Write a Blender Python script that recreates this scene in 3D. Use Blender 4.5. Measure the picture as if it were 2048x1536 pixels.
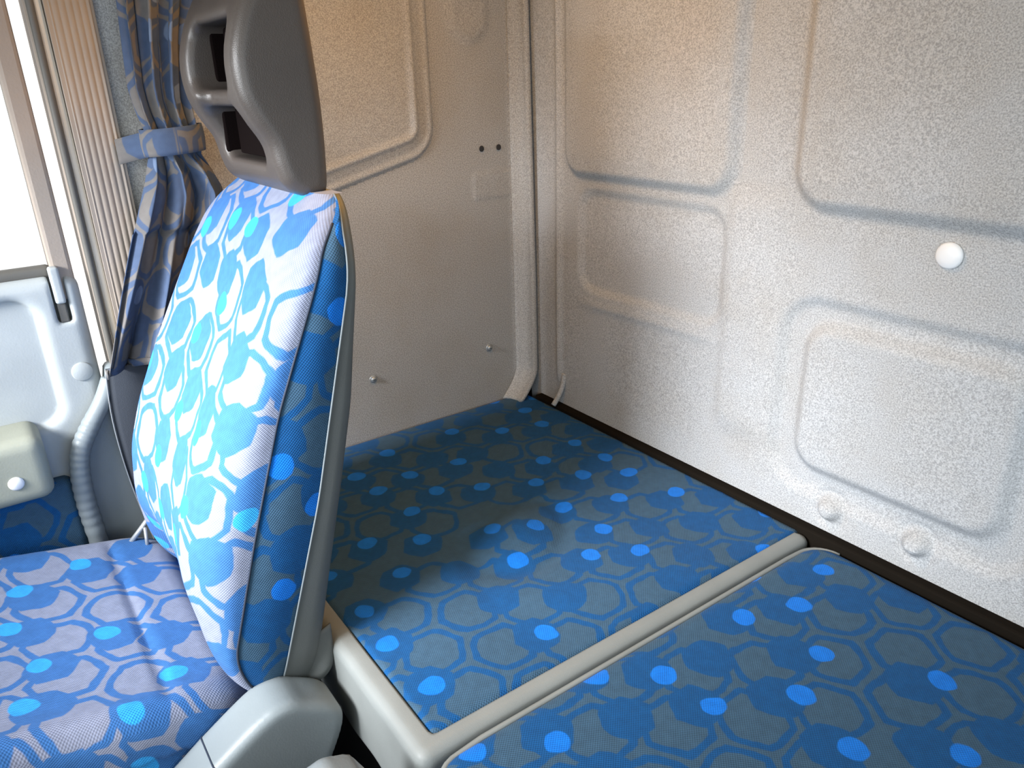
import bpy, bmesh, math, random
import numpy as np
from mathutils import Matrix, Vector
random.seed(4); rng = np.random.default_rng(7)
for o in list(bpy.data.objects): bpy.data.objects.remove(o)
SC = bpy.context.scene; COL = SC.collection

# ------------------------------------------------------------------ camera
# origin: corner of bunk top / rear wall (y=0) / side wall (x=0); x along the rear wall, y towards the rear, z up
_a = np.array([-140., 190.])-[1024, 768]; _b = np.array([3342., 82.])-[1024, 768]
FPX = math.sqrt(-(_a@_b))
_X = -np.array([_a[0], _a[1], FPX]); _X /= np.linalg.norm(_X)
_Y = np.array([_b[0], _b[1], FPX]); _Y /= np.linalg.norm(_Y)
R = np.stack([_X, _Y, np.cross(_X, _Y)])
CAMPOS = (1.3924, -1.0252, 0.7168)
cam = bpy.data.cameras.new('camera'); camo = bpy.data.objects.new('camera', cam); COL.objects.link(camo)
cam.sensor_width = 36; cam.lens = 36*FPX/2048; cam.clip_start = .02; cam.clip_end = 200
M = Matrix.Identity(4)
for i in range(3):
    M[i][0] = R[i, 0]; M[i][1] = -R[i, 1]; M[i][2] = -R[i, 2]; M[i][3] = CAMPOS[i]
camo.matrix_world = M; SC.camera = camo

# ------------------------------------------------------------------ light
SC.view_settings.view_transform = 'Standard'; SC.view_settings.look = 'None'
SC.view_settings.exposure = 0.0; SC.view_settings.gamma = 1.0; SC.view_settings.use_curve_mapping = False
wd = bpy.data.worlds.new('sky'); SC.world = wd; wd.use_nodes = True
wd.node_tree.nodes['Background'].inputs[0].default_value = (1, .985, .96, 1)
wd.node_tree.nodes['Background'].inputs[1].default_value = 1.4
def area(name, loc, target, sx, sy, power, col, spread=180):
    l = bpy.data.lights.new(name, 'AREA'); l.shape = 'RECTANGLE'; l.size = sx; l.size_y = sy
    l.energy = power; l.color = col; l.spread = math.radians(spread)
    o = bpy.data.objects.new(name, l); COL.objects.link(o); o.location = loc
    o.rotation_euler = (Vector(target)-Vector(loc)).to_track_quat('-Z', 'Y').to_euler()
    return o
area('windshield_daylight', (1.35, -1.85, .62), (1.30, 0, .75), 1.3, .55, 9.0, (.78, .91, 1), 150)
area('windshield_sunlit_half', (.55, -1.86, .84), (.40, -.85, .30), .8, .30, 11.0, (.95, .97, 1), 54)
area('driver_window_daylight', (2.24, -1.0, .62), (.0, -.45, .35), .9, .56, 7.0, (.74, .89, 1))
ADDED_LAMP = 110.0

# ------------------------------------------------------------------ mesh helpers
def link(name, me, mat, parent=None):
    o = bpy.data.objects.new(name, me); COL.objects.link(o)
    if mat is not None:
        me.materials.clear(); me.materials.append(mat)
    if parent is not None: o.parent = parent
    return o
def mesh(name, V, F, smooth=True, uv=None):
    me = bpy.data.meshes.new(name)
    V = np.asarray(V, float)
    me.from_pydata(V.tolist(), [], [list(map(int, f)) for f in F])
    if smooth: me.polygons.foreach_set('use_smooth', [True]*len(me.polygons))
    if uv is not None:
        l = me.uv_layers.new(name='UVMap'); li = np.empty(len(me.loops), int); me.loops.foreach_get('vertex_index', li)
        l.data.foreach_set('uv', np.asarray(uv, float)[li].ravel())
    me.update(); return me
def fast_quads(name, V, Q, smooth=True, uvloop=None):
    me = bpy.data.meshes.new(name); V = np.asarray(V, np.float32); Q = np.asarray(Q, np.int32)
    me.vertices.add(len(V)); me.vertices.foreach_set('co', V.ravel())
    me.loops.add(Q.size); me.loops.foreach_set('vertex_index', Q.ravel())
    me.polygons.add(len(Q)); me.polygons.foreach_set('loop_start', np.arange(0, Q.size, 4, dtype=np.int32))
    me.polygons.foreach_set('use_smooth', np.full(len(Q), smooth))
    if uvloop is not None:
        l = me.uv_layers.new(name='UVMap'); l.data.foreach_set('uv', np.asarray(uvloop, np.float32).ravel())
    me.update(calc_edges=True); me.validate(); return me
def gridq(nu, nv, wrap=False):
    i = np.arange(nu-1)[:, None]; j = np.arange(nv if wrap else nv-1)[None, :]; j2 = (j+1) % nv
    return np.stack([i*nv+j+0*i, (i+1)*nv+j, (i+1)*nv+j2, i*nv+j2+0*i], -1).reshape(-1, 4)
def sheet(name, P, mat, parent=None, uv=None, wrap=False, flip=False, caps=False):
    nu, nv = P.shape[:2]; Q = gridq(nu, nv, wrap)
    if flip: Q = Q[:, ::-1]
    V = P.reshape(-1, 3)
    F = Q.tolist()
    if caps: F += [list(range(nv)), list(range((nu-1)*nv, nu*nv))[::-1]]
    return link(name, mesh(name, V, F, True, None if uv is None else uv.reshape(-1, 2)), mat, parent)
def surfnets(F, org, h):
    S = F < 0; n = np.array(F.shape)-1
    cnt = np.zeros(n, int); acc = np.zeros(tuple(n)+(3,))
    C = [(i, j, k) for i in (0, 1) for j in (0, 1) for k in (0, 1)]
    sl = lambda A, c: A[c[0]:c[0]+n[0], c[1]:c[1]+n[1], c[2]:c[2]+n[2]]
    for a in C:
        for ax in range(3):
            if a[ax]: continue
            b = list(a); b[ax] = 1; b = tuple(b)
            fa, fb = sl(F, a), sl(F, b); m = (fa < 0) != (fb < 0)
            t = np.where(m, fa/np.where(m, fa-fb, 1), 0)
            for q in range(3): acc[..., q] += m*(a[q]+(t if q == ax else 0))
            cnt += m
    act = cnt > 0; idx = np.full(tuple(n), -1); idx[act] = np.arange(act.sum())
    g = np.argwhere(act); V = (g+acc[act]/cnt[act][:, None])*h+np.array(org)
    Q = []
    for ax in range(3):
        u, v = [(1, 2), (2, 0), (0, 1)][ax]
        A = np.moveaxis(S, ax, 0); d = A[1:] != A[:-1]; d = np.moveaxis(d, 0, ax)
        p = np.argwhere(d); ok = (p[:, u] > 0) & (p[:, v] > 0) & (p[:, u] < n[u]) & (p[:, v] < n[v]); p = p[ok]
        e = np.zeros((2, 3), int); e[0, u] = 1; e[1, v] = 1
        q = np.stack([idx[tuple((p-e[0]-e[1]).T)], idx[tuple((p-e[1]).T)], idx[tuple(p.T)], idx[tuple((p-e[0]).T)]], 1)
        ins = S[tuple(p.T)]; q[~ins] = q[~ins][:, ::-1]; Q.append(q)
    return V, np.concatenate(Q)
def sdf_obj(name, fn, lo, hi, h, mat, parent=None, uv=False):
    lo = np.array(lo, float)-2*h; hi = np.array(hi, float)+2*h
    ax = [np.arange(lo[i], hi[i]+h, h) for i in range(3)]
    X, Y, Z = np.meshgrid(*ax, indexing='ij'); V, Q = surfnets(fn(X, Y, Z), lo, h)
    ul = None
    if callable(uv): ul = uv(V)[Q].reshape(-1, 2)
    elif uv:
        p = V[Q]; nrm = np.abs(np.cross(p[:, 2]-p[:, 0], p[:, 3]-p[:, 1])); d = nrm.argmax(1)
        ul = np.where((d == 2)[:, None, None], p[:, :, [0, 1]], np.where((d == 0)[:, None, None], p[:, :, [2, 1]], p[:, :, [0, 2]])).reshape(-1, 2)
    return link(name, fast_quads(name, V, Q, True, ul), mat, parent)
def rbox(X, Y, Z, c, half, r):
    q = [np.abs(A-c[i])-(half[i]-r) for i, A in enumerate((X, Y, Z))]
    return np.sqrt(sum(np.maximum(a, 0)**2 for a in q))+np.minimum(np.maximum(np.maximum(q[0], q[1]), q[2]), 0)-r
def rrect(U, V, u0, u1, v0, v1, r):
    a = np.abs(U-(u0+u1)/2)-((u1-u0)/2-r); b = np.abs(V-(v0+v1)/2)-((v1-v0)/2-r)
    return np.hypot(np.maximum(a, 0), np.maximum(b, 0))+np.minimum(np.maximum(a, b), 0)-r
def polysdf(U, V, pts):
    pts = np.array(pts, float); d = np.full(U.shape, 1e9); s = np.ones(U.shape); n = len(pts)
    for i in range(n):
        a, b = pts[i], pts[i-1]; e = b-a; wx, wy = U-a[0], V-a[1]
        t = np.clip((wx*e[0]+wy*e[1])/(e@e), 0, 1); d = np.minimum(d, (wx-e[0]*t)**2+(wy-e[1]*t)**2)
        c1 = V >= a[1]; c2 = V < b[1]; c3 = e[0]*wy > e[1]*wx
        f = (c1 & c2 & c3) | (~c1 & ~c2 & ~c3); s = np.where(f, -s, s)
    return s*np.sqrt(d)
def extr(d2, A, a0, a1, r):          # 2-D distance extruded along A with rounded edges
    a = d2+r; b = np.abs(A-(a0+a1)/2)-((a1-a0)/2-r)
    return np.hypot(np.maximum(a, 0), np.maximum(b, 0))+np.minimum(np.maximum(a, b), 0)-r
def smax(a, b, k):
    h = np.clip(.5-.5*(b-a)/k, 0, 1); return b*(1-h)+a*h+k*h*(1-h)
def smin(a, b, k): return -smax(-a, -b, k)
def sstep(e0, e1, x):
    t = np.clip((x-e0)/(e1-e0), 0, 1); return t*t*(3-2*t)
def tube(name, pts, rad, mat, parent=None, n=10, closed=False):
    P = np.array(pts, float); m = len(P); rad = np.broadcast_to(np.asarray(rad, float), (m,))
    T = np.gradient(P, axis=0)
    if closed: T = np.roll(P, -1, 0)-np.roll(P, 1, 0)
    T /= np.linalg.norm(T, axis=1)[:, None]
    up = np.array([0, 0, 1.]) if abs(T[0, 2]) < .8 else np.array([1., 0, 0])
    rings = []
    u = np.cross(T[0], up); u /= np.linalg.norm(u)
    for i in range(m):
        u = u-T[i]*(u@T[i]); u /= np.linalg.norm(u); v = np.cross(T[i], u)
        a = np.linspace(0, 2*np.pi, n, endpoint=False)
        rings.append(P[i]+rad[i]*(np.cos(a)[:, None]*u+np.sin(a)[:, None]*v))
    A = np.array(rings)
    if closed: A = np.concatenate([A, A[:1]])
    return sheet(name, A, mat, parent, wrap=True, caps=not closed)
def spline(pts, n):
    P = np.array(pts, float); k = len(P); out = []
    t = np.linspace(0, k-1, n)
    for q in t:
        i = min(int(q), k-2); f = q-i
        p0, p1, p2, p3 = P[max(i-1, 0)], P[i], P[i+1], P[min(i+2, k-1)]
        out.append(.5*((2*p1)+(-p0+p2)*f+(2*p0-5*p1+4*p2-p3)*f*f+(-p0+3*p1-3*p2+p3)*f**3))
    return np.array(out)
def bevbox(name, lo, hi, mat, parent=None, bev=.003):
    bm = bmesh.new(); bmesh.ops.create_cube(bm, size=1)
    lo = Vector(lo); hi = Vector(hi)
    for v in bm.verts: v.co = Vector([(lo[i]+hi[i])/2+v.co[i]*(hi[i]-lo[i]) for i in range(3)])
    if bev: bmesh.ops.bevel(bm, geom=bm.edges[:], offset=bev, segments=2, affect='EDGES', profile=.5)
    me = bpy.data.meshes.new(name); bm.to_mesh(me); bm.free()
    return link(name, me, mat, parent)
def lathe(name, prof, loc, axis, mat, parent=None, n=24):
    a = np.linspace(0, 2*np.pi, n, endpoint=False); P = np.array([[(r*math.cos(q), r*math.sin(q), h) for q in a] for r, h in prof])
    rot = np.array(Vector(axis).to_track_quat('Z', 'Y').to_matrix())
    P = P@rot.T+np.array(loc)
    return sheet(name, P, mat, parent, wrap=True, caps=True)
def empty(name, loc=(0, 0, 0)):
    o = bpy.data.objects.new(name, None); COL.objects.link(o); o.empty_display_size = .05; return o
def tag(o, label, cat=None, kind=None, group=None):
    o['label'] = label
    if cat: o['category'] = cat
    if kind: o['kind'] = kind
    if group: o['group'] = group
    return o

# ------------------------------------------------------------------ materials
class S:                                    # tiny node-maths wrapper
    def __init__(s, nt, sock): s.nt, s.k = nt, sock
    def op(s, o, b=None, c=None):
        n = s.nt.nodes.new('ShaderNodeMath'); n.operation = o; s.nt.links.new(s.k, n.inputs[0])
        for i, q in ((1, b), (2, c)):
            if q is None: continue
            if isinstance(q, S): s.nt.links.new(q.k, n.inputs[i])
            else: n.inputs[i].default_value = q
        return S(s.nt, n.outputs[0])
    def __add__(s, b): return s.op('ADD', b)
    def __sub__(s, b): return s.op('SUBTRACT', b)
    def __mul__(s, b): return s.op('MULTIPLY', b)
    def lt(s, b): return s.op('LESS_THAN', b)
    def gt(s, b): return s.op('GREATER_THAN', b)
    def abs(s): return s.op('ABSOLUTE')
    def mod(s, b): return s.op('FLOORED_MODULO', b)
    def max(s, b): return s.op('MAXIMUM', b)
    def below(s, e, w): return (s*(-1.0/w)+(e/w+.5)).op('MINIMUM', 1.0).max(0.0)
def newmat(name):
    m = bpy.data.materials.new(name); m.use_nodes = True; return m, m.node_tree, m.node_tree.nodes['Principled BSDF']
def noise(nt, vec, scale, detail=2, rough=.5):
    n = nt.nodes.new('ShaderNodeTexNoise'); n.inputs['Scale'].default_value = scale; n.inputs['Detail'].default_value = detail
    n.inputs['Roughness'].default_value = rough
    if vec is not None: nt.links.new(vec, n.inputs['Vector'])
    return n
def ramp(nt, fac, stops):
    r = nt.nodes.new('ShaderNodeValToRGB'); e = r.color_ramp.elements
    while len(e) < len(stops): e.new(.5)
    for i, (p, c) in enumerate(stops): e[i].position = p; e[i].color = (*c, 1)
    nt.links.new(fac, r.inputs[0]); return r.outputs[0]
def mix(nt, fac, a, b, mode='MIX'):
    n = nt.nodes.new('ShaderNodeMix'); n.data_type = 'RGBA'; n.blend_type = mode
    for i, q in ((0, fac), (6, a), (7, b)):
        if isinstance(q, S): q = q.k
        if hasattr(q, 'is_linked'): nt.links.new(q, n.inputs[i])
        else: n.inputs[i].default_value = q if i == 0 else (*q, 1)
    return n.outputs[2]
def bump(nt, bs, height, strength, dist):
    b = nt.nodes.new('ShaderNodeBump'); b.inputs['Strength'].default_value = strength; b.inputs['Distance'].default_value = dist
    nt.links.new(height.k if isinstance(height, S) else height, b.inputs['Height']); nt.links.new(b.outputs[0], bs.inputs['Normal'])
def felt(name, base, dirt):
    m, nt, bs = newmat(name); tc = nt.nodes.new('ShaderNodeTexCoord').outputs['Object']
    n1 = noise(nt, tc, 450, 2, .6); n2 = noise(nt, tc, 5, 4, .6)
    lo = tuple(c*.70 for c in base); hi = tuple(min(c*1.25, 1) for c in base)
    c = ramp(nt, n1.outputs['Fac'], [(.34, lo), (.66, hi)])
    k = ramp(nt, n2.outputs['Fac'], [(.45, (0, 0, 0)), (.8, (.35, .35, .35))])
    c = mix(nt, k, c, dirt, 'MULTIPLY')
    nt.links.new(c, bs.inputs['Base Color']); bs.inputs['Roughness'].default_value = .95
    bs.inputs['Specular IOR Level'].default_value = .15
    bump(nt, bs, n1.outputs['Fac'], .35, .0015); return m
def plastic(name, col, rough=.45, grain=500, bstr=.12, spec=.5, var=.08):
    m, nt, bs = newmat(name); tc = nt.nodes.new('ShaderNodeTexCoord').outputs['Object']
    n1 = noise(nt, tc, grain, 2); n2 = noise(nt, tc, 9, 4)
    c = ramp(nt, n2.outputs['Fac'], [(.3, tuple(q*(1-var) for q in col)), (.7, tuple(min(1, q*(1+var)) for q in col))])
    nt.links.new(c, bs.inputs['Base Color']); bs.inputs['Roughness'].default_value = rough
    bs.inputs['Specular IOR Level'].default_value = spec
    bump(nt, bs, n1.outputs['Fac'], bstr, .001); return m
def hexgrid(nt, u, v, pitch, ou=0., ov=0.):
    sx, sy = pitch, pitch*math.sqrt(3); u = u+ou; v = v+ov
    ax = u.mod(sx)-sx/2; ay = v.mod(sy)-sy/2
    bx = (u+sx/2).mod(sx)-sx/2; by = (v+sy/2).mod(sy)-sy/2
    k = (ax*ax+ay*ay).lt(bx*bx+by*by)
    gx = bx+(ax-bx)*k; gy = by+(ay-by)*k
    cv = nt.nodes.new('ShaderNodeCombineXYZ')
    nt.links.new((((u-gx)*(2/sx)).op('ROUND')).k, cv.inputs[0]); nt.links.new((((v-gy)*(2/sy)).op('ROUND')).k, cv.inputs[1])
    wn = nt.nodes.new('ShaderNodeTexWhiteNoise'); wn.noise_dimensions = '3D'; nt.links.new(cv.outputs[0], wn.inputs['Vector'])
    sp = nt.nodes.new('ShaderNodeSeparateColor'); nt.links.new(wn.outputs['Color'], sp.inputs[0])
    rnd = [S(nt, sp.outputs[i]) for i in range(3)]
    return gx, gy, rnd
def hexd(x, y):
    h = (x.abs()).max(x.abs()*.5+y.abs()*.866); return h*.62+((x*x+y*y).op('SQRT'))*.36
def fabric(name, blue, grey, dot, scale=1.0, weave=.0038, wstr=.75):
    m, nt, bs = newmat(name); uvn = nt.nodes.new('ShaderNodeUVMap'); uvn.uv_map = 'UVMap'
    nz = noise(nt, uvn.outputs[0], 22/scale, 2); nzb = noise(nt, uvn.outputs[0], 70/scale, 1)
    sp = nt.nodes.new('ShaderNodeSeparateXYZ'); nt.links.new(uvn.outputs[0], sp.inputs[0])
    u0, v0 = S(nt, sp.outputs[0]), S(nt, sp.outputs[1])
    ns = nt.nodes.new('ShaderNodeSeparateColor'); nt.links.new(nz.outputs['Color'], ns.inputs[0])
    w = .016*scale
    u = u0+(S(nt, ns.outputs[0])-.5)*w; v = v0+(S(nt, ns.outputs[1])-.5)*w
    scale = scale*1.18; P = .080*scale; e = .0016*scale
    gx, gy, r = hexgrid(nt, u, v, P)
    d = hexd(gx, gy)
    ring = d.below(.0365*scale, e)-d.below(.0285*scale, e)
    has = r[0].lt(.90); ring = ring*has
    Q = .078*scale
    hx, hy, q = hexgrid(nt, u, v, Q, .021*scale, .043*scale)
    hx = hx+(q[0]-.5)*(.02*scale); hy = hy+(q[1]-.5)*(.02*scale)
    solid = hexd(hx, hy).below(.0268*scale, e)*q[2].lt(.82)
    T = .082*scale
    dx, dy, t = hexgrid(nt, u, v, T, .05*scale, .012*scale)
    dx = dx+(t[0]-.5)*(.03*scale); dy = dy+(t[1]-.5)*(.03*scale)
    dt = (dx*dx+dy*dy).op('SQRT').below(.0135*scale, e)*t[2].lt(.60)
    c = mix(nt, ring.max(solid), grey, blue)
    c = mix(nt, dt, c, dot)
    # woven threads
    k = 2*math.pi/weave
    wv = ((u0*k).op('SINE')*(v0*k).op('SINE'))
    dirt = ramp(nt, nzb.outputs['Fac'], [(.3, (.86, .86, .86)), (.7, (1, 1, 1))])
    c = mix(nt, 1.0, c, dirt, 'MULTIPLY')
    wcol = ramp(nt, (wv*.5+.5).k, [(0, (1-.45*wstr,)*3), (1, (1, 1, 1))])
    c = mix(nt, 1.0, c, wcol, 'MULTIPLY')
    nt.links.new(c, bs.inputs['Base Color']); bs.inputs['Roughness'].default_value = .85
    bs.inputs['Specular IOR Level'].default_value = .25
    bs.inputs['Sheen Weight'].default_value = .04
    bump(nt, bs, wv, .35, .0008); return m
M_REAR = felt('grey_felt_lining', (.41, .42, .43), (.75, .62, .45))
M_SIDE = felt('grey_felt_lining_shaded', (.36, .36, .355), (.75, .62, .45))  # same felt as the rear lining, darker base puts in the side wall's shade
M_CEIL = felt('tan_felt_headliner', (.62, .50, .34), (.8, .7, .5))
M_FAB = fabric('blue_hexagon_fabric', (.002, .082, .26), (.042, .104, .180), (.002, .19, .78))
M_FAB_LIT = fabric('blue_hexagon_fabric_lit', (.04, .155, .42), (.25, .28, .39), (.03, .36, .85))  # same hexagon fabric, lighter colours put the strong light on the seat in
M_CURT = fabric('muted_hexagon_curtain_cloth', (.065, .098, .175), (.16, .15, .145), (.16, .22, .34), .95, .0016, .2)
M_VINYL = plastic('light_grey_vinyl', (.20, .215, .21), .55, 700, .2)
M_SHELL = plastic('grey_seat_vinyl', (.090, .098, .096), .6, 600, .2)
M_HEAD = plastic('dark_grey_foam', (.065, .054, .048), .40, 800, .25, .55)
M_GREYP = plastic('grey_moulded_plastic', (.20, .23, .245), .45, 400, .15)
M_DOOR = plastic('pale_grey_door_plastic', (.36, .39, .40), .5, 300, .2)
M_OLIVE = plastic('olive_grey_plastic', (.26, .27, .22), .6, 300, .2)
M_TAN = plastic('tan_grey_trim_plastic', (.31, .26, .22), .6, 300, .2)
M_CREAM = plastic('cream_trim_plastic', (.58, .52, .43), .5, 300, .1)
M_RUB = plastic('dark_rubber', (.10, .095, .085), .6, 300, .2)
M_DARK = plastic('near_black_metal', (.02, .02, .022), .7, 300, .2)
M_FLOOR = plastic('dark_floor_mat', (.03, .03, .032), .8, 60, .3)
M_BELT = plastic('dark_belt_webbing', (.035, .042, .055), .7, 900, .4)
M_HOLE = plastic('dark_pocket_shade', (.005, .003, .003), .95, 500, .2, .05)
M_BROWN = plastic('dark_brown_gap_shade', (.010, .008, .006), .95, 300, .2, .05)
M_WHITE = plastic('white_plastic_plug', (.72, .73, .74), .35, 200, .05)
M_METAL = plastic('dull_metal', (.42, .44, .45), .35, 200, .05)
M_METAL.node_tree.nodes['Principled BSDF'].inputs['Metallic'].default_value = .6
M_SEAM = plastic('dark_thread', (.012, .02, .04), .8, 300, .1)
M_SHELLW = plastic('beige_cab_shell', (.22, .21, .20), .7, 100, .1)
def glassmat(name, tint):
    m = bpy.data.materials.new(name); m.use_nodes = True; nt = m.node_tree; nt.nodes.clear()
    t = nt.nodes.new('ShaderNodeBsdfTransparent'); t.inputs[0].default_value = (*tint, 1)
    g = nt.nodes.new('ShaderNodeBsdfGlossy'); g.inputs['Roughness'].default_value = .03
    f = nt.nodes.new('ShaderNodeFresnel'); f.inputs[0].default_value = 1.45
    x = nt.nodes.new('ShaderNodeMixShader'); o = nt.nodes.new('ShaderNodeOutputMaterial')
    nt.links.new(f.outputs[0], x.inputs[0]); nt.links.new(t.outputs[0], x.inputs[1]); nt.links.new(g.outputs[0], x.inputs[2]); nt.links.new(x.outputs[0], o.inputs[0])
    return m
M_GLASS = glassmat('clear_glass', (.96, .97, .97))

# ------------------------------------------------------------------ rear wall: pressed felt lining
ZT, ZB, XR, YF = 1.05, -.50, 2.20, -1.90
def split_lining(name, P, lab, mat, parts, label, kids_label):
    nu, nv = lab.shape; Q = gridq(nu, nv); V = P.reshape(-1, 3); L = lab.reshape(-1)[Q].min(1)
    def sub(sel):
        q = Q[sel]; ids, inv = np.unique(q, return_inverse=True); return V[ids], inv.reshape(-1, 4)
    v, q = sub(L == 0); root = link(name, fast_quads(name, v, q), mat); tag(root, label, kind='structure')
    for k in range(1, parts+1):
        v, q = sub(L == k); o = link('pressed_panel', fast_quads('pressed_panel', v, q), mat, root); o['label'] = kids_label[k-1]
    return root
xs = np.concatenate([np.arange(.012, 1.20, .004), np.arange(1.20, XR+.02, .02)]); zs = np.concatenate([np.arange(ZB, -.06, .04), np.arange(-.06, ZT+.001, .004)])
X, Z = np.meshgrid(xs, zs, indexing='ij'); Hh = np.zeros_like(X); lab = np.zeros(X.shape, int)
def panel(k, sd, f, marg):
    global Hh
    Hh = Hh+f(sd); lab[(sd < marg) & (lab == 0)] = k
p1 = rrect(X, Z, .162, .566, .540, 1.30, .038); panel(1, p1, lambda d: .016*sstep(.022, -.004, d)+.002*sstep(-.004, -.03, d), .026)
p2 = rrect(X, Z, .705, 1.55, .538, 1.30, .045); panel(2, p2, lambda d: .020*sstep(.026, -.004, d)+.002*sstep(-.004, -.03, d), .030)
p3 = rrect(X, Z, .190, .562, .298, .500, .040); panel(3, p3, lambda d: -.008*sstep(.010, -.012, d), .014)
p4 = rrect(X, Z, .738, 1.058, .108, .352, .045)
p4o = rrect(X, Z, .695, 1.10, .065, .385, .06)
panel(4, p4o, lambda d: -.010*sstep(.012, -.012, d), .016)
Hh += .016*sstep(.012, -.014, p4)
# corner bead, vertical step line, faint horizontal crease, bolt bumps, coved foot
Hh += .007*np.exp(-((X-.122)/.008)**2)*sstep(.03, .10, Z)
Hh += .006*sstep(.560, .590, X)*sstep(.10, .15, Z)*sstep(.56, .50, Z)*sstep(.72, .62, X)
Hh += .003*np.exp(-((Z-.262-.02*X)/.010)**2)*sstep(.16, .25, X)*sstep(.60, .5, X)
for bx, bz in ((.815, .050), (.955, .058)): Hh += .013*sstep(.022, .008, np.hypot(X-bx, Z-bz))-.004*np.exp(-((np.hypot(X-bx, Z-bz)-.026)/.006)**2)
Hh += .0015*np.sin(X*9+1)*np.sin(Z*7)
P = np.stack([X, -Hh, Z], -1)
wall_rear = split_lining('wall_rear', P[:, ::-1], lab[:, ::-1], M_REAR, 4, 'grey speckled felt rear cab wall with pressed panels behind the bunk',
    ['tall pressed panel next to the corner', 'wide pressed panel at upper right', 'shallow sunken panel under the tall one', 'bulging rounded rectangle near the mattress'])
t6 = bevbox('gap_shade', (.05, -.020, -.06), (2.15, .002, .010), M_BROWN, None, .004); tag(t6, 'added dark brown strip as gap shade along the foot of the rear wall', kind='structure')  # dark strip stands in for the shadow gap above the mattress
bevbox('outer_skin', (-.10, .050, ZB), (XR+.05, .060, ZT), M_DARK, wall_rear, 0)
bevbox('outer_skin', (-.10, -.80, ZB), (-.055, .050, ZT), M_DARK, wall_rear, 0)
cap = lathe('plug_button', [(.0175, 0), (.0175, .003), (.015, .0055), (.008, .007), (.001, .0075)], (.928, -.0005, .486), (0, -1, 0), M_WHITE)
tag(cap, 'round white plastic plug button on the grey felt rear wall', 'plug')

# ------------------------------------------------------------------ side wall: pressed felt lining
ys = np.arange(-.80, -.0199, .004); zs2 = np.concatenate([np.arange(ZB, -.06, .04), np.arange(-.06, ZT+.001, .004)])
Y, Z = np.meshgrid(ys, zs2, indexing='ij'); Hs = np.zeros_like(Y); lab2 = np.zeros(Y.shape, int)
pl = polysdf(Y, Z, [(-.295, 1.6), (-.295, .635), (-1.6, .31), (-1.6, 1.6)])-.045
Hs += .006*sstep(.018, -.02, pl)+.003*np.exp(-(pl/.018)**4)+.006*np.exp(-((np.abs(pl)-.018)/.006)**2)
lab2[pl < .03] = 1
u = rrect(Y, Z, -.175, -.085, .785, 1.4, .045); Hs += .005*sstep(.012, -.012, u); lab2[(u < .016) & (lab2 == 0)] = 2
u2 = rrect(Y, Z, -.135, .2, .475, .530, .01); Hs += .0018*sstep(.004, -.004, u2)
Hs += .006*sstep(-.045, -.02, Y)
P = np.stack([Hs, Y, Z], -1)
wall_side = split_lining('wall_side', P, lab2, M_SIDE, 2, 'grey felt cab side wall between the curtain and the corner',
    ['large pressed panel with a raised ribbed border', 'rounded tongue-shaped emboss at the top'])
for y_, z_ in ((-.1115, .579), (-.068, .579)):
    lathe('fixing_hole', [(.0062, 0), (.0050, .0004), (.0006, .0006)], (.0025, y_, z_), (1, 0, 0), M_DARK, wall_side, 16)
def screw(y_, z_, label):
    r = empty('screw'); tag(r, label, 'screw', group='screws in the side wall lining')
    lathe('washer', [(.0088, 0), (.0088, .0012), (.0075, .002), (.001, .002)], (.0005, y_, z_), (1, 0, 0), M_METAL, r, 20)
    lathe('head', [(.0062, .002), (.0055, .0045), (.003, .006), (.0008, .0062)], (.0005, y_, z_), (1, 0, 0), M_METAL, r, 20)
    bevbox('slot', (.0055, y_-.0028, z_-.0006), (.0070, y_+.0028, z_+.0006), M_DARK, r, 0)
screw(-.1125, .1365, 'small metal screw on the side wall nearest the corner above the bunk')
screw(-.4085, .1335, 'small metal screw low on the side wall right beside the seat back')
# corner flange
prof = [(.0, -.020), (.001, -.036), (.006, -.040), (.011, -.034), (.018, -.026), (.028, -.019), (.034, -.022), (.039, -.019), (.040, -.012), (.036, -.008), (.02, -.002), (0., 0.)]
zz = np.concatenate([np.linspace(.002, .08, 14), np.linspace(.10, ZT, 6)])
A = np.array([[(x+(.012*(1-(z-.3)/.7) if x > .02 and z > .3 else (.012 if x > .02 else 0))+0*y, y-(.045*max(0, 1-z/.075)**1.6), z) for x, y in prof] for z in zz])
tr = sheet('trim_1', A, M_SIDE, None, wrap=True, caps=True); tag(tr, 'folded felt corner strip with raised edges where side and rear walls meet', kind='structure')
b = tube('foot_bead', spline([(.138, .000, .085), (.138, -.004, .060), (.136, -.014, .035), (.132, -.028, .012)], 12), .006, M_REAR, wall_rear, 10)

# ------------------------------------------------------------------ pillar, door, window on the side
rp = []
ry = np.linspace(-.862, -.797, 90)
for z in (-.02, .3, .6, ZT):
    rp.append([(.012+.0015*abs(math.sin((y+.862)/.065*math.pi*7))**.7*(1 if .006 < y+.862 < .06 else 0), y+.006*(z-.6)*.6, z) for y in ry]+[(-.02, -.797, z), (-.02, -.862, z)])
rp = np.array(rp)
t2 = sheet('trim_2', rp, M_TAN, None, wrap=True, caps=True); tag(t2, 'tan ribbed vertical pillar trim beside the curtain', kind='structure')
t3 = tube('trim_3', [(.006, -.880+.010*(z-.4)*.5, z) for z in np.linspace(.18, ZT, 8)], .0055, M_RUB, None, 12); tag(t3, 'dark rubber door seal running down the pillar', kind='structure')
t4 = bevbox('trim_4', (-.03, -.874, -.1), (.006, -.862, ZT), M_CREAM, None, .004); tag(t4, 'pale flat strip between the rubber seal and the ribbed trim', kind='structure')
pil = bevbox('wall_pillar', (-.06, -.885, ZB), (-.003, -.78, ZT), M_TAN, None, .004); tag(pil, 'tan pillar behind the curtain and ribbed trim', kind='structure')
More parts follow.
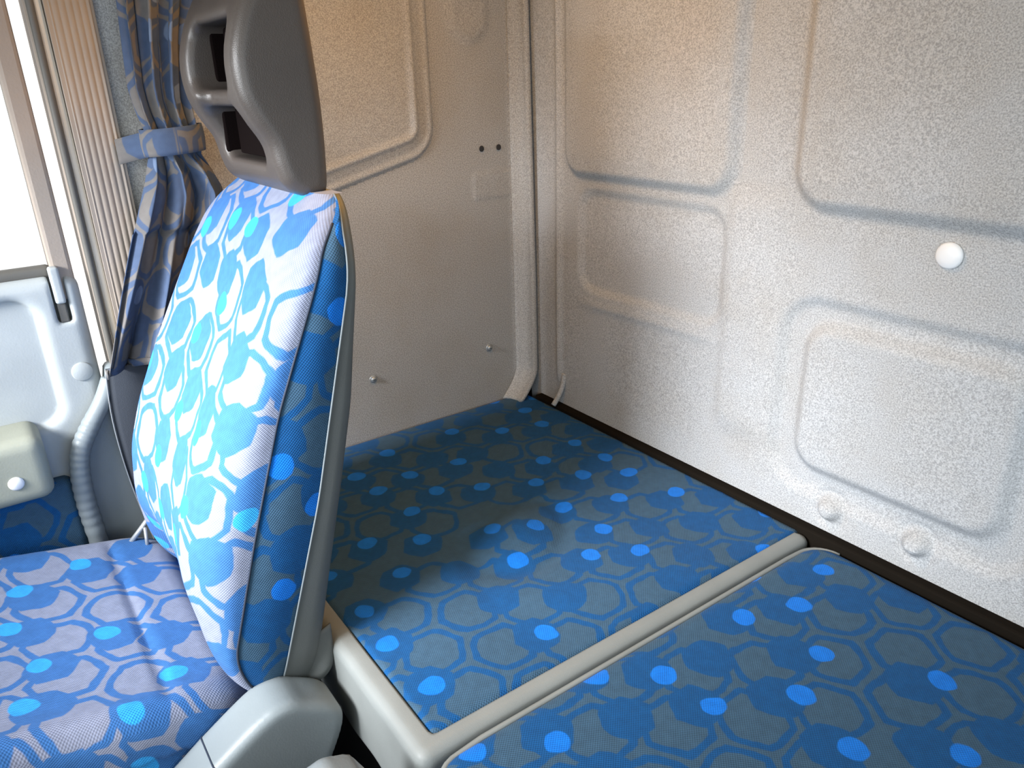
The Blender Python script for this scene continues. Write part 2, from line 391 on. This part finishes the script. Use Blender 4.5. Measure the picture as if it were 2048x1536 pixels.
lp = sdf_obj('wall_lower', lambda X, Y, Z: extr(polysdf(Y, Z, [(-.80, .30), (-.895, .28), (-.905, .235), (-.955, .17), (-.968, .12), (-.972, -.05), (-.965, -.49), (-.80, -.49)]), X, -.03, .012, .006),
             (-.03, -.98, -.5), (.012, -.79, .3), .006, M_GREYP); tag(lp, 'grey plastic lower pillar panel behind the wrinkled edging', kind='structure')
pth = spline([(.016, -.893, .262), (.020, -.912, .228), (.024, -.940, .190), (.027, -.962, .155), (.028, -.972, .115), (.027, -.975, .06), (.025, -.973, 0), (.022, -.968, -.10)], 120)
s_ = np.linspace(0, 1, 120); rad = .0145+.0016*np.abs(np.sin(s_*math.pi*24))*sstep(.18, .3, s_)*sstep(1.0, .8, s_)
t5 = tube('trim_5', pth, rad, M_GREYP, None, 14); tag(t5, 'wrinkled grey vinyl edging bending round the door opening', kind='structure')
# door
def doorf(X, Y, Z):
    d = rbox(X, Y, Z, (-.045, -1.30, -.03), (.045, .398, .472), .02)
    pk = extr(rrect(Y, Z, -1.62, -.972, .198, .412, .035), X, -.016, .10, .004)
    d = smax(d, -pk, .016)
    sl = rbox(X, Y, Z, (.0, -.9335, .412), (.03, .0105, .046), .003)
    return np.maximum(d, -sl)
door = sdf_obj('door_1', doorf, (-.09, -1.70, -.5), (0, -.90, .442), .005, M_DOOR); tag(door, 'pale grey moulded door panel at the left under the window', kind='structure')
kn = sdf_obj('lock_knob', lambda X, Y, Z: rbox(X, Y-.0*(Z-.42), Z, (-.006, -.9335, .428), (.009, .0075, .030), .004), (-.016, -.943, .39), (.004, -.92, .46), .0016, M_DOOR, door)
bevbox('lock_latch', (-.020, -.9405, .366), (-.004, -.9275, .398), M_RUB, door, .002)
lathe('screw_cover', [(.0165, 0), (.0165, .002), (.0145, .0035), (.001, .004)], (-.0002, -.929, .280), (1, 0, 0), M_DOOR, door, 28)
arm = sdf_obj('armrest', lambda X, Y, Z: rbox(X, Y, Z, (.022, -1.33, .158+0*X), (.052, .318, .055), .020), (-.03, -1.65, .1), (.076, -1.01, .215), .005, M_OLIVE, door)
lathe('stud', [(.0115, 0), (.0110, .0022), (.008, .004), (.001, .005)], (.0738, -1.062, .145), (1, 0, 0), M_WHITE, arm, 24)
fp = sdf_obj('fabric_panel', lambda X, Y, Z: rbox(X, Y, Z, (.004, -1.33, -.06), (.018, .345, .166), .014), (-.014, -1.68, -.23), (.022, -.98, .11), .005, M_FAB, door, uv=True)
# door window
win = bevbox('window_1', (-.055, -.936, .40), (-.012, -.905, ZT), M_TAN, None, .006); tag(win, 'door side window glowing with daylight at the left edge', kind='structure')
bevbox('frame', (-.055, -1.70, 1.0), (-.012, -.93, ZT), M_TAN, win, .006)
bevbox('frame', (-.055, -1.70, .40), (-.012, -1.66, 1.0), M_TAN, win, .006)
bevbox('pane', (-.036, -1.665, .40), (-.032, -.93, 1.01), M_GLASS, win, 0)
sealp = sdf_obj('sill_seal', lambda X, Y, Z: rbox(X, Y, Z-.0*(Y), (-.03, -1.30, .448), (.012, .366, .010), .005), (-.045, -1.67, .43), (-.015, -.93, .46), .004, M_RUB, win)

# ------------------------------------------------------------------ rest of the cab shell (behind and above the camera)
def slab(name, lo, hi, mat, label): return tag(bevbox(name, lo, hi, mat, None, 0), label, kind='structure')
slab('floor', (-.1, YF-.05, ZB-.05), (XR+.05, .05, ZB), M_FLOOR, 'dark cab floor mat')
slab('ceiling', (-.1, YF-.05, ZT), (XR+.05, .05, ZT+.05), M_CEIL, 'tan felt headliner over the bunk')
lam = empty('added_warm_lamp'); tag(lam, 'added warm lamp on the headliner, out of view, tinting the upper walls', 'lamp')  # unseen lamp, added to give the upper walls their warm tint
lathe('added_lamp_base', [(.062, 0), (.062, .010), (.055, .014), (.001, .014)], (.45, -.48, ZT), (0, 0, -1), M_WHITE, lam, 32)
m_, nt_, bs_ = newmat('added_warm_glow'); bs_.inputs['Base Color'].default_value = (.9, .8, .6, 1); bs_.inputs['Emission Color'].default_value = (1, .48, .07, 1); bs_.inputs['Emission Strength'].default_value = ADDED_LAMP
lathe('added_lamp_diffuser', [(.052, .014), (.050, .024), (.042, .034), (.026, .041), (.002, .044)], (.45, -.48, ZT), (0, 0, -1), m_, lam, 32)
wf = bevbox('wall_front', (-.1, YF-.05, ZB), (XR+.05, YF, .25), M_RUB, None, 0); tag(wf, 'dark dashboard wall below the windshield', kind='structure')
bevbox('header', (-.1, YF-.05, .98), (XR+.05, YF, ZT), M_CEIL, wf, 0)
wr = bevbox('wall_right', (XR, YF, ZB), (XR+.05, .05, .33), M_SHELLW, None, 0); tag(wr, 'driver side cab wall with window opening', kind='structure')
bevbox('header', (XR, YF, .92), (XR+.05, .05, ZT), M_SHELLW, wr, 0)
bevbox('pillar', (XR, -.52, .33), (XR+.05, .05, .92), M_SHELLW, wr, 0)
bevbox('pillar', (XR, YF, .33), (XR+.05, -1.5, .92), M_SHELLW, wr, 0)
fl = bevbox('wall_left_front', (-.06, YF, ZB), (-.01, -1.70, ZT), M_TAN, None, 0); tag(fl, 'front door pillar beyond the left edge', kind='structure')

# ------------------------------------------------------------------ bunk
base = bevbox('storage_locker', (.0, -.715, ZB), (2.15, -.03, -.135), M_DARK, None, .004); tag(base, 'dark storage locker box under the two bunk cushions', 'locker')
far = empty('bunk_cushion'); tag(far, 'blue hexagon-patterned bunk cushion in the far corner with grey vinyl border', 'cushion')
FX1, FY1 = .806, -.757
sdf_obj('vinyl_border', lambda X, Y, Z: np.maximum(-rbox(X, Y, Z, (.38, -.36, .03), (.399, .3665, .052), .006), .0004+rbox(X, Y, Z, (.4045, (FY1-.018)/2, -.066), (.3995, (-FY1-.018)/2, .068), .016)+.0010*np.sin(X*50)*np.sin(Z*40)), (.004, FY1, -.134), (FX1, -.018, .004), .005, M_VINYL, far)
def topsheet(x0, x1, y0, y1, r, z0, seed, drop, step=.006):
    nx = int((x1-x0)/step); ny = int((y1-y0)/step)
    x = np.linspace(x0, x1, nx); y = np.linspace(y0, y1, ny); X, Y = np.meshgrid(x, y, indexing='ij')
    d = -rrect(X, Y, x0, x1, y0, y1, r)                      # distance inside the outline
    # pull the grid onto a rounded outline
    q = np.clip(d, 0, drop)/drop; Z = z0-drop*(1-np.sqrt(np.clip(1-(1-q)**2, 0, 1)))
    rg = np.random.default_rng(seed)
    for _ in range(26):
        cx, cy, a, s, e, th = rg.uniform(x0, x1), rg.uniform(y0, y1), rg.normal()*.0022, rg.uniform(.03, .09), rg.uniform(1.5, 4), rg.uniform(0, 3.1)
        U = (X-cx)*math.cos(th)+(Y-cy)*math.sin(th); W = -(X-cx)*math.sin(th)+(Y-cy)*math.cos(th)
        Z = Z+a*np.exp(-(U/s/e*1.5)**2-(W/s)**2)*q
    return X, Y, Z, d
X, Y, Z, d = topsheet(.004, .780, -.729, -.016, .004, .002, 3, .010)
bx, by = .49, -.39                                             # raised lump with creases round it
rr = np.hypot((X-bx)*1.1+(Y-by)*.4, (Y-by)); Z = Z+.016*np.exp(-(rr/.055)**2)-.006*np.exp(-((rr-.10)/.022)**2)*(X > bx-.06)
Z = Z-.005*np.exp(-(((Y-by)+.11+.25*(X-bx))/.018)**2)*np.exp(-((X-bx+.03)/.12)**2)
sheet('fabric_top', np.stack([X, Y, Z], -1), M_FAB, far, uv=np.stack([X, Y], -1))
near = empty('bunk_cushion'); tag(near, 'blue hexagon-patterned bunk cushion nearest the viewer at lower right', 'cushion')
NX0 = .812
def nearf(X, Y, Z):
    d2 = rrect(X, Y, NX0, 2.15, -.757, -.022, .045); return extr(d2, Z, -.135, .004, .022)
sdf_obj('fabric_cover', nearf, (NX0, -.757, -.135), (2.15, -.022, .004), .007, M_FAB, near, uv=lambda V: np.stack([V[:, 0]-np.where(V[:, 0] < .87, np.maximum(0, -V[:, 2]-.012), 0), V[:, 1]-np.where(V[:, 1] < -.7, np.maximum(0, -V[:, 2]-.012), 0)], 1))
a_ = np.linspace(0, math.pi/2, 8); rr_ = .043
pp = [(2.0, -.755, -.008), (1.2, -.755, -.008)]+[(NX0+.002+rr_-rr_*math.sin(t), -.755+rr_-rr_*math.cos(t), -.008) for t in a_]+[(NX0+.002, y, -.004) for y in np.linspace(-.68, -.1, 12)]+[(NX0+.002+rr_-rr_*math.cos(t), -.024-rr_+rr_*math.sin(t), -.006) for t in a_]
tube('piping', pp, .0042, M_VINYL, near, 8)

# ------------------------------------------------------------------ passenger seat
seat = empty('passenger_seat'); tag(seat, 'blue hexagon-patterned truck seat with dark grey looped headrest', 'seat')
CX, HW = .340, .225
def prof_(pts):
    pts = sorted(pts); return lambda z: np.interp(z, [p[0] for p in pts], [p[1] for p in pts])
def smooth_prof(pts):
    f = prof_(pts); return lambda z: sum(f(z+k) for k in (-.018, -.009, 0, .009, .018))/5
yf = smooth_prof([(.62, -.655), (.592, -.672), (.578, -.697), (.555, -.722), (.50, -.760), (.435, -.800), (.35, -.850), (.27, -.892), (.2, -.917), (.12, -.924), (.05, -.915), (.0, -.900), (-.03, -.876), (-.06, -.845)])
ysm = smooth_prof([(.62, -.650), (.592, -.656), (.572, -.668), (.55, -.695), (.5, -.718), (.355, -.783), (.2, -.836), (.046, -.884), (-.0, -.875), (-.035, -.856), (-.06, -.84)])
yb = smooth_prof([(.62, -.650), (.59, -.656), (.57, -.668), (.499, -.678), (.229, -.750), (.006, -.824), (-.035, -.836), (-.06, -.83)])
yr = smooth_prof([(.62, -.640), (.59, -.645), (.55, -.652), (.347, -.676), (.003, -.757), (-.06, -.770)])
zr = np.concatenate([np.linspace(-.048, .0, 9), np.linspace(.008, .50, 62), np.linspace(.508, .592, 22)])
def hw(z): 
    t = np.clip((z-.478)/.118, 0, 1); b = np.clip((-z+.02)/.08, 0, 1)
    return HW-.085*(1-np.sqrt(1-t**2.2))-.02*b**2
def ring_front(z, n, m=61):
    th = np.linspace(0, math.pi, m); c = np.cos(th); s = np.sin(th)
    a = np.sign(c)*np.abs(c)**(2/n); e = np.abs(s)**(2/n)
    y0, y1 = ysm(z), yf(z)
    y = y0+(y1-y0)*e+.020*np.exp(-(a/.58)**4)*sstep(.57, .40, z)+.042*np.exp(-(a/.66)**6)*sstep(.13, .0, z)
    return np.stack([CX+hw(z)*a, y, np.full(m, z)], -1)
Pf = np.array([ring_front(z, 2.9) for z in zr])
seg = np.linalg.norm(np.diff(Pf, axis=1), axis=2); u_ = np.concatenate([np.zeros((len(zr), 1)), np.cumsum(seg, 1)], 1); u_ -= u_[:, 30:31]
ctr = Pf[:, 30]; v_ = np.concatenate([[0], np.cumsum(np.linalg.norm(np.diff(ctr, axis=0), axis=1))])
sheet('backrest_cushion', Pf, M_FAB_LIT, seat, uv=np.stack([u_, np.repeat(v_[:, None], 61, 1)], -1), flip=True)
for sgn in (1, -1):
    A = []; UV = []
    for z in zr:
        k = np.linspace(0, 1, 9); y = ysm(z)+(yb(z)-ysm(z))*k; x = CX+sgn*(hw(z)+.005*np.sin(k*math.pi))
        A.append(np.stack([x, y, np.full(9, z)], -1)); UV.append(np.stack([y+.31, np.full(9, z)+.1], -1))
    sp_ = sheet('side_panel', np.array(A), M_FAB, seat, uv=np.array(UV), flip=(sgn > 0))  # darker fabric copy carries the shade of the unlit side
    sel = zr[(zr > -.02) & (zr < .565)]
    tube('seam', [(CX+sgn*(hw(z)+.0008), ysm(z), z) for z in sel], .0016, M_SEAM, sp_, 6)
th = np.linspace(0, math.pi, 41); A = []
for z in zr:
    c, s = np.cos(th), np.sin(th); n = 5.; a = np.sign(c)*np.abs(c)**(2/n); e = np.abs(s)**(2/n)
    A.append(np.stack([CX+(hw(z)+.0015)*a, yb(z)+(yr(z)-yb(z))*e, np.full(41, z)], -1))
sheet('back_shell', np.array(A), M_SHELL, seat)
tube('shell_piping', [(CX+hw(z)+.002, yb(z), z) for z in zr[::2]], .0013, M_GREYP, seat, 6)
# closed top and underside of the cushion
tp = np.concatenate([Pf[-1], np.array([(p[0], yr(zr[-1]), zr[-1]) for p in Pf[-1][::-1]])])
link('top_cover', mesh('top_cover', tp, [list(range(len(tp)))]), M_FAB_LIT, seat)
bp = np.concatenate([Pf[0], np.array([(p[0], yr(zr[0]), zr[0]) for p in Pf[0][::-1]])])
link('underside', mesh('underside', bp, [list(range(len(bp)))[::-1]]), M_SHELL, seat)
# loose vinyl flap under the shell
k = np.linspace(0, 1, 24); rows = []
for t in np.linspace(0, 1, 8):
    z = .012-.062*t
    rows.append([(CX+HW-.012+.006*math.sin(q*7+t*2)*t+.006*math.sin(q*math.pi), -.838+.085*q*(1-.1*t)+.004*t, z-.01*t*math.sin(q*3)+.018*q) for q in k])
fl_ = sheet('vinyl_flap', np.array(rows), M_SHELL, seat)
fl_.modifiers.new('s', 'SOLIDIFY').thickness = .003
# headrest
HX0, HX1 = .222, .472; hc = (HX0+HX1)/2
hp = [(-.650, .830), (-.676, .846), (-.702, .835), (-.722, .808), (-.737, .774), (-.744, .742), (-.742, .706), (-.731, .678), (-.715, .650), (-.709, .622), (-.700, .600), (-.676, .586), (-.655, .588), (-.646, .604), (-.643, .70)]
hp = [(y+.0, z) for y, z in spline(hp+[hp[0]], 70)[:-1]]
def headf(X, Y, Z):
    d = extr(polysdf(Y, Z, hp), X, HX0, HX1, .016)
    front = np.interp(Z, [.59, .622, .65, .678, .706, .742, .774, .808], [-.700, -.709, -.715, -.731, -.742, -.744, -.737, -.722])
    h1 = extr(rrect(X, Z, hc-.080, hc+.080, .713, .790, .018), Y, -.85, -.668, .01)
    h2 = extr(rrect(X, Z, hc-.080, hc+.080, .626, .692, .016), Y, -.85, -.664, .01)
    d = smax(d, -h1, .014); d = smax(d, -h2, .014)
    # middle bar set back a little behind the side lobes
    bar = extr(rrect(X, Z, hc-.062, hc+.062, .66, .74, .02), Y, -.9, -.724, .012); d = smax(d, -bar, .012)
    return d
sdf_obj('headrest', headf, (HX0, -.75, .58), (HX1, -.64, .85), .0032, M_HEAD, seat)
for z0_, z1_ in ((.716, .788), (.629, .689)): bevbox('recess_back_shade', (hc-.078, -.690, z0_), (hc+.078, -.662, z1_), M_HOLE, bpy.data.objects['headrest'], .002)  # near-black plates put the shade of the pockets into colour
for z0_, z1_ in ((.718, .786), (.631, .687)): bevbox('recess_side_shade', (hc-.086, -.708, z0_), (hc-.0775, -.665, z1_), M_HOLE, bpy.data.objects['headrest'], .003)  # same painted shade on the pockets' inner side wall
for sx in (-.055, .055): tube('headrest_post', [(hc+sx, -.668, .56), (hc+sx, -.668, .60)], .006, M_METAL, seat, 10)
# seat cushion
def cushf(X, Y, Z):
    top = -.002+.20*(-Y-.96); Zs = Z-top
    d2 = rrect(X, Y, .058, .552, -1.45, -.862, .085)
    d = extr(d2, Zs, -.15, .0, .040)
    g = .010*np.exp(-((Y+.962)/.007)**2)*sstep(.08, .12, X)*sstep(.545, .50, X)*(Zs > -.03)     # cross seam groove
    bol = -.010*np.exp(-((X-.535)/.035)**2)-.008*np.exp(-((X-.10)/.04)**2)
    sag = .010*np.exp(-((X-.31)/.13)**2-((Y+1.15)/.16)**2)
    wr = .003*np.sin(Y*38+X*10)*sstep(.50, .56, X)
    return d+(bol+sag)*(Zs > -.06)+g*.5+wr
sdf_obj('seat_cushion', cushf, (.05, -1.46, -.2), (.585, -.855, .12), .006, M_FAB_LIT, seat, uv=lambda V: np.stack([V[:, 0]+np.sign(V[:, 0]-.31)*np.maximum(0, .004+.20*(-V[:, 1]-.96)-V[:, 2]-.02), V[:, 1]], 1))
rc = [(-1.08, -.115), (-.945, -.022), (-.885, .014), (-.852, .024), (-.822, .012), (-.776, -.030), (-.80, -.10), (-.86, -.20), (-1.08, -.24)]
rc = [(p[0], p[1]-.026) for p in list(spline(rc[1:8], 40))+[rc[8], rc[0]]]
rcv = sdf_obj('recliner_cover', lambda X, Y, Z: extr(polysdf(Y, Z, rc), X, .556, .628, .013), (.55, -1.08, -.25), (.63, -.77, .03), .004, M_GREYP, seat)
sdf_obj('panel_line', lambda X, Y, Z: np.maximum(extr(polysdf(Y, Z, rc), X, .556, .628, .013)-.0009, np.abs((Y+.940)*.82+(Z+.050)*.57)-.0012), (.55, -.99, -.12), (.63, -.88, .0), .0012, M_SEAM, rcv)
sdf_obj('pedestal', lambda X, Y, Z: rbox(X, Y, Z, (.315, -1.13, -.33), (.20, .20, .17), .02), (.11, -1.34, -.5), (.52, -.92, -.15), .02, M_DARK, seat)
bk = tube('buckle_stalk', [(.10, -.945, -.02), (.105, -.915, .012), (.11, -.885, .045)], .0045, M_METAL, seat, 8)
tube('bracket', [(.12, -.905, .025), (.122, -.91, -.03)], .003, M_METAL, seat, 8)

# ------------------------------------------------------------------ curtain with tie-back, belt
cu = empty('curtain'); tag(cu, 'gathered blue-grey hexagon curtain tied back behind the seat', 'curtain')
zt = np.concatenate([np.linspace(1.03, .66, 46), np.linspace(.655, .615, 12), np.linspace(.605, .28, 50)])
yl = prof_([(1.03, -.765), (.84, -.769), (.72, -.777), (.68, -.772), (.655, -.766), (.615, -.768), (.58, -.778), (.552, -.790), (.43, -.842), (.367, -.868), (.28, -.903)])
yrr = prof_([(1.03, -.645), (.84, -.655), (.785, -.672), (.70, -.688), (.655, -.690), (.615, -.690), (.59, -.672), (.555, -.665), (.42, -.69), (.28, -.73)])
s_ = np.linspace(0, 1, 110); A = []; UV = []
for z in zt:
    g = float(np.interp(z, [.28, .40, .58, .635, .69, .85, 1.03], [.020, .017, .011, .004, .007, .011, .012]))
    ph = .6*math.sin(z*7)
    nf = float(np.interp(z, [.55, .70], [2.7, 3.6]))
    sw = s_+.018*np.sin(2*math.pi*nf*s_*2+1+z*5)
    x = .052+g*np.sin(2*math.pi*nf*s_+ph)+.3*g*np.sin(2*math.pi*nf*2.3*s_+z*9)+(-.012 if z < .5 else 0)*(s_ > .0)
    y = yl(z)+(yrr(z)-yl(z))*sw+.25*g*np.sin(2*math.pi*nf*s_*2+ph)
    A.append(np.stack([x, y, np.full(110, z)+(.012*s_*(z < .35))], -1)); UV.append(np.stack([s_*.34+.1, np.full(110, z)], -1))
cl = sheet('cloth', np.array(A), M_CURT, cu, uv=np.array(UV)); cl.modifiers.new('s', 'SOLIDIFY').thickness = .0015
hm = sheet('hem', np.array([A[-1]+[0, -.0005, .010], A[-1]+[.0015, -.0005, -.002]]), M_CURT, cu, uv=np.array([UV[-1], UV[-1]+[0, .01]]))
hm.modifiers.new('s', 'SOLIDIFY').thickness = .003
a = np.linspace(0, 2*math.pi, 48, endpoint=False); A = []; UV = []
for t in np.linspace(0, 1, 7):
    bul = 1+.04*math.sin(t*math.pi)
    A.append(np.stack([.052+.036*bul*np.cos(a), -.729+.045*bul*np.sin(a), .620+.040*t+.06*(np.sin(a)*.045+.0)+.0*a], -1)); UV.append(np.stack([a*.04+.3, np.full(48, t*.04)], -1))
tb = sheet('tieback', np.array(A), M_CURT, cu, uv=np.array(UV), wrap=True); tb.modifiers.new('s', 'SOLIDIFY').thickness = .002
A = np.array([[(.058-.04*t, -.765-.042*t, .618-.012*t+.038*q) for q in np.linspace(0, 1, 5)] for t in np.linspace(0, 1, 9)])
st = sheet('tail', A, M_CURT, tb, uv=np.stack([A[..., 1], A[..., 2]], -1)); st.modifiers.new('s', 'SOLIDIFY').thickness = .002
bt = empty('seat_belt'); tag(bt, 'dark seat belt strap hanging below the curtain behind the seat', 'seat belt')
pb = spline([(.030, -.872, .285), (.034, -.880, .20), (.040, -.878, .10), (.052, -.868, 0.), (.07, -.85, -.12)], 24)
A = np.array([[(p[0]+.004*math.sin(k*math.pi), p[1]-.026+.075*k, p[2]) for k in np.linspace(0, 1, 7)] for p in pb])
w_ = sheet('webbing', A, M_BELT, bt); w_.modifiers.new('s', 'SOLIDIFY').thickness = .002
tube('edge_binding', [(p[0]+.002, p[1]-.026, p[2]) for p in pb], .0012, M_METAL, bt, 6)

# ------------------------------------------------------------------ grey console corner at the bottom edge
con = empty('centre_console'); tag(con, 'rounded light grey plastic console lid at the bottom edge of the view', 'console')
cp = [(-.97, -.01), (-.90, .040), (-.855, .050), (-.825, .036), (-.808, .0), (-.81, -.40), (-1.05, -.40), (-1.05, -.04)]
sdf_obj('lid', lambda X, Y, Z: extr(polysdf(Y, Z, cp), X, .765, .86, .016), (.71, -1.06, -.05), (.87, -.79, .09), .006, M_GREYP, con)
sdf_obj('body', lambda X, Y, Z: rbox(X, Y, Z, (.79, -.93, -.275), (.06, .11, .225), .02), (.72, -1.05, -.5), (.86, -.81, -.04), .012, M_SHELL, con)
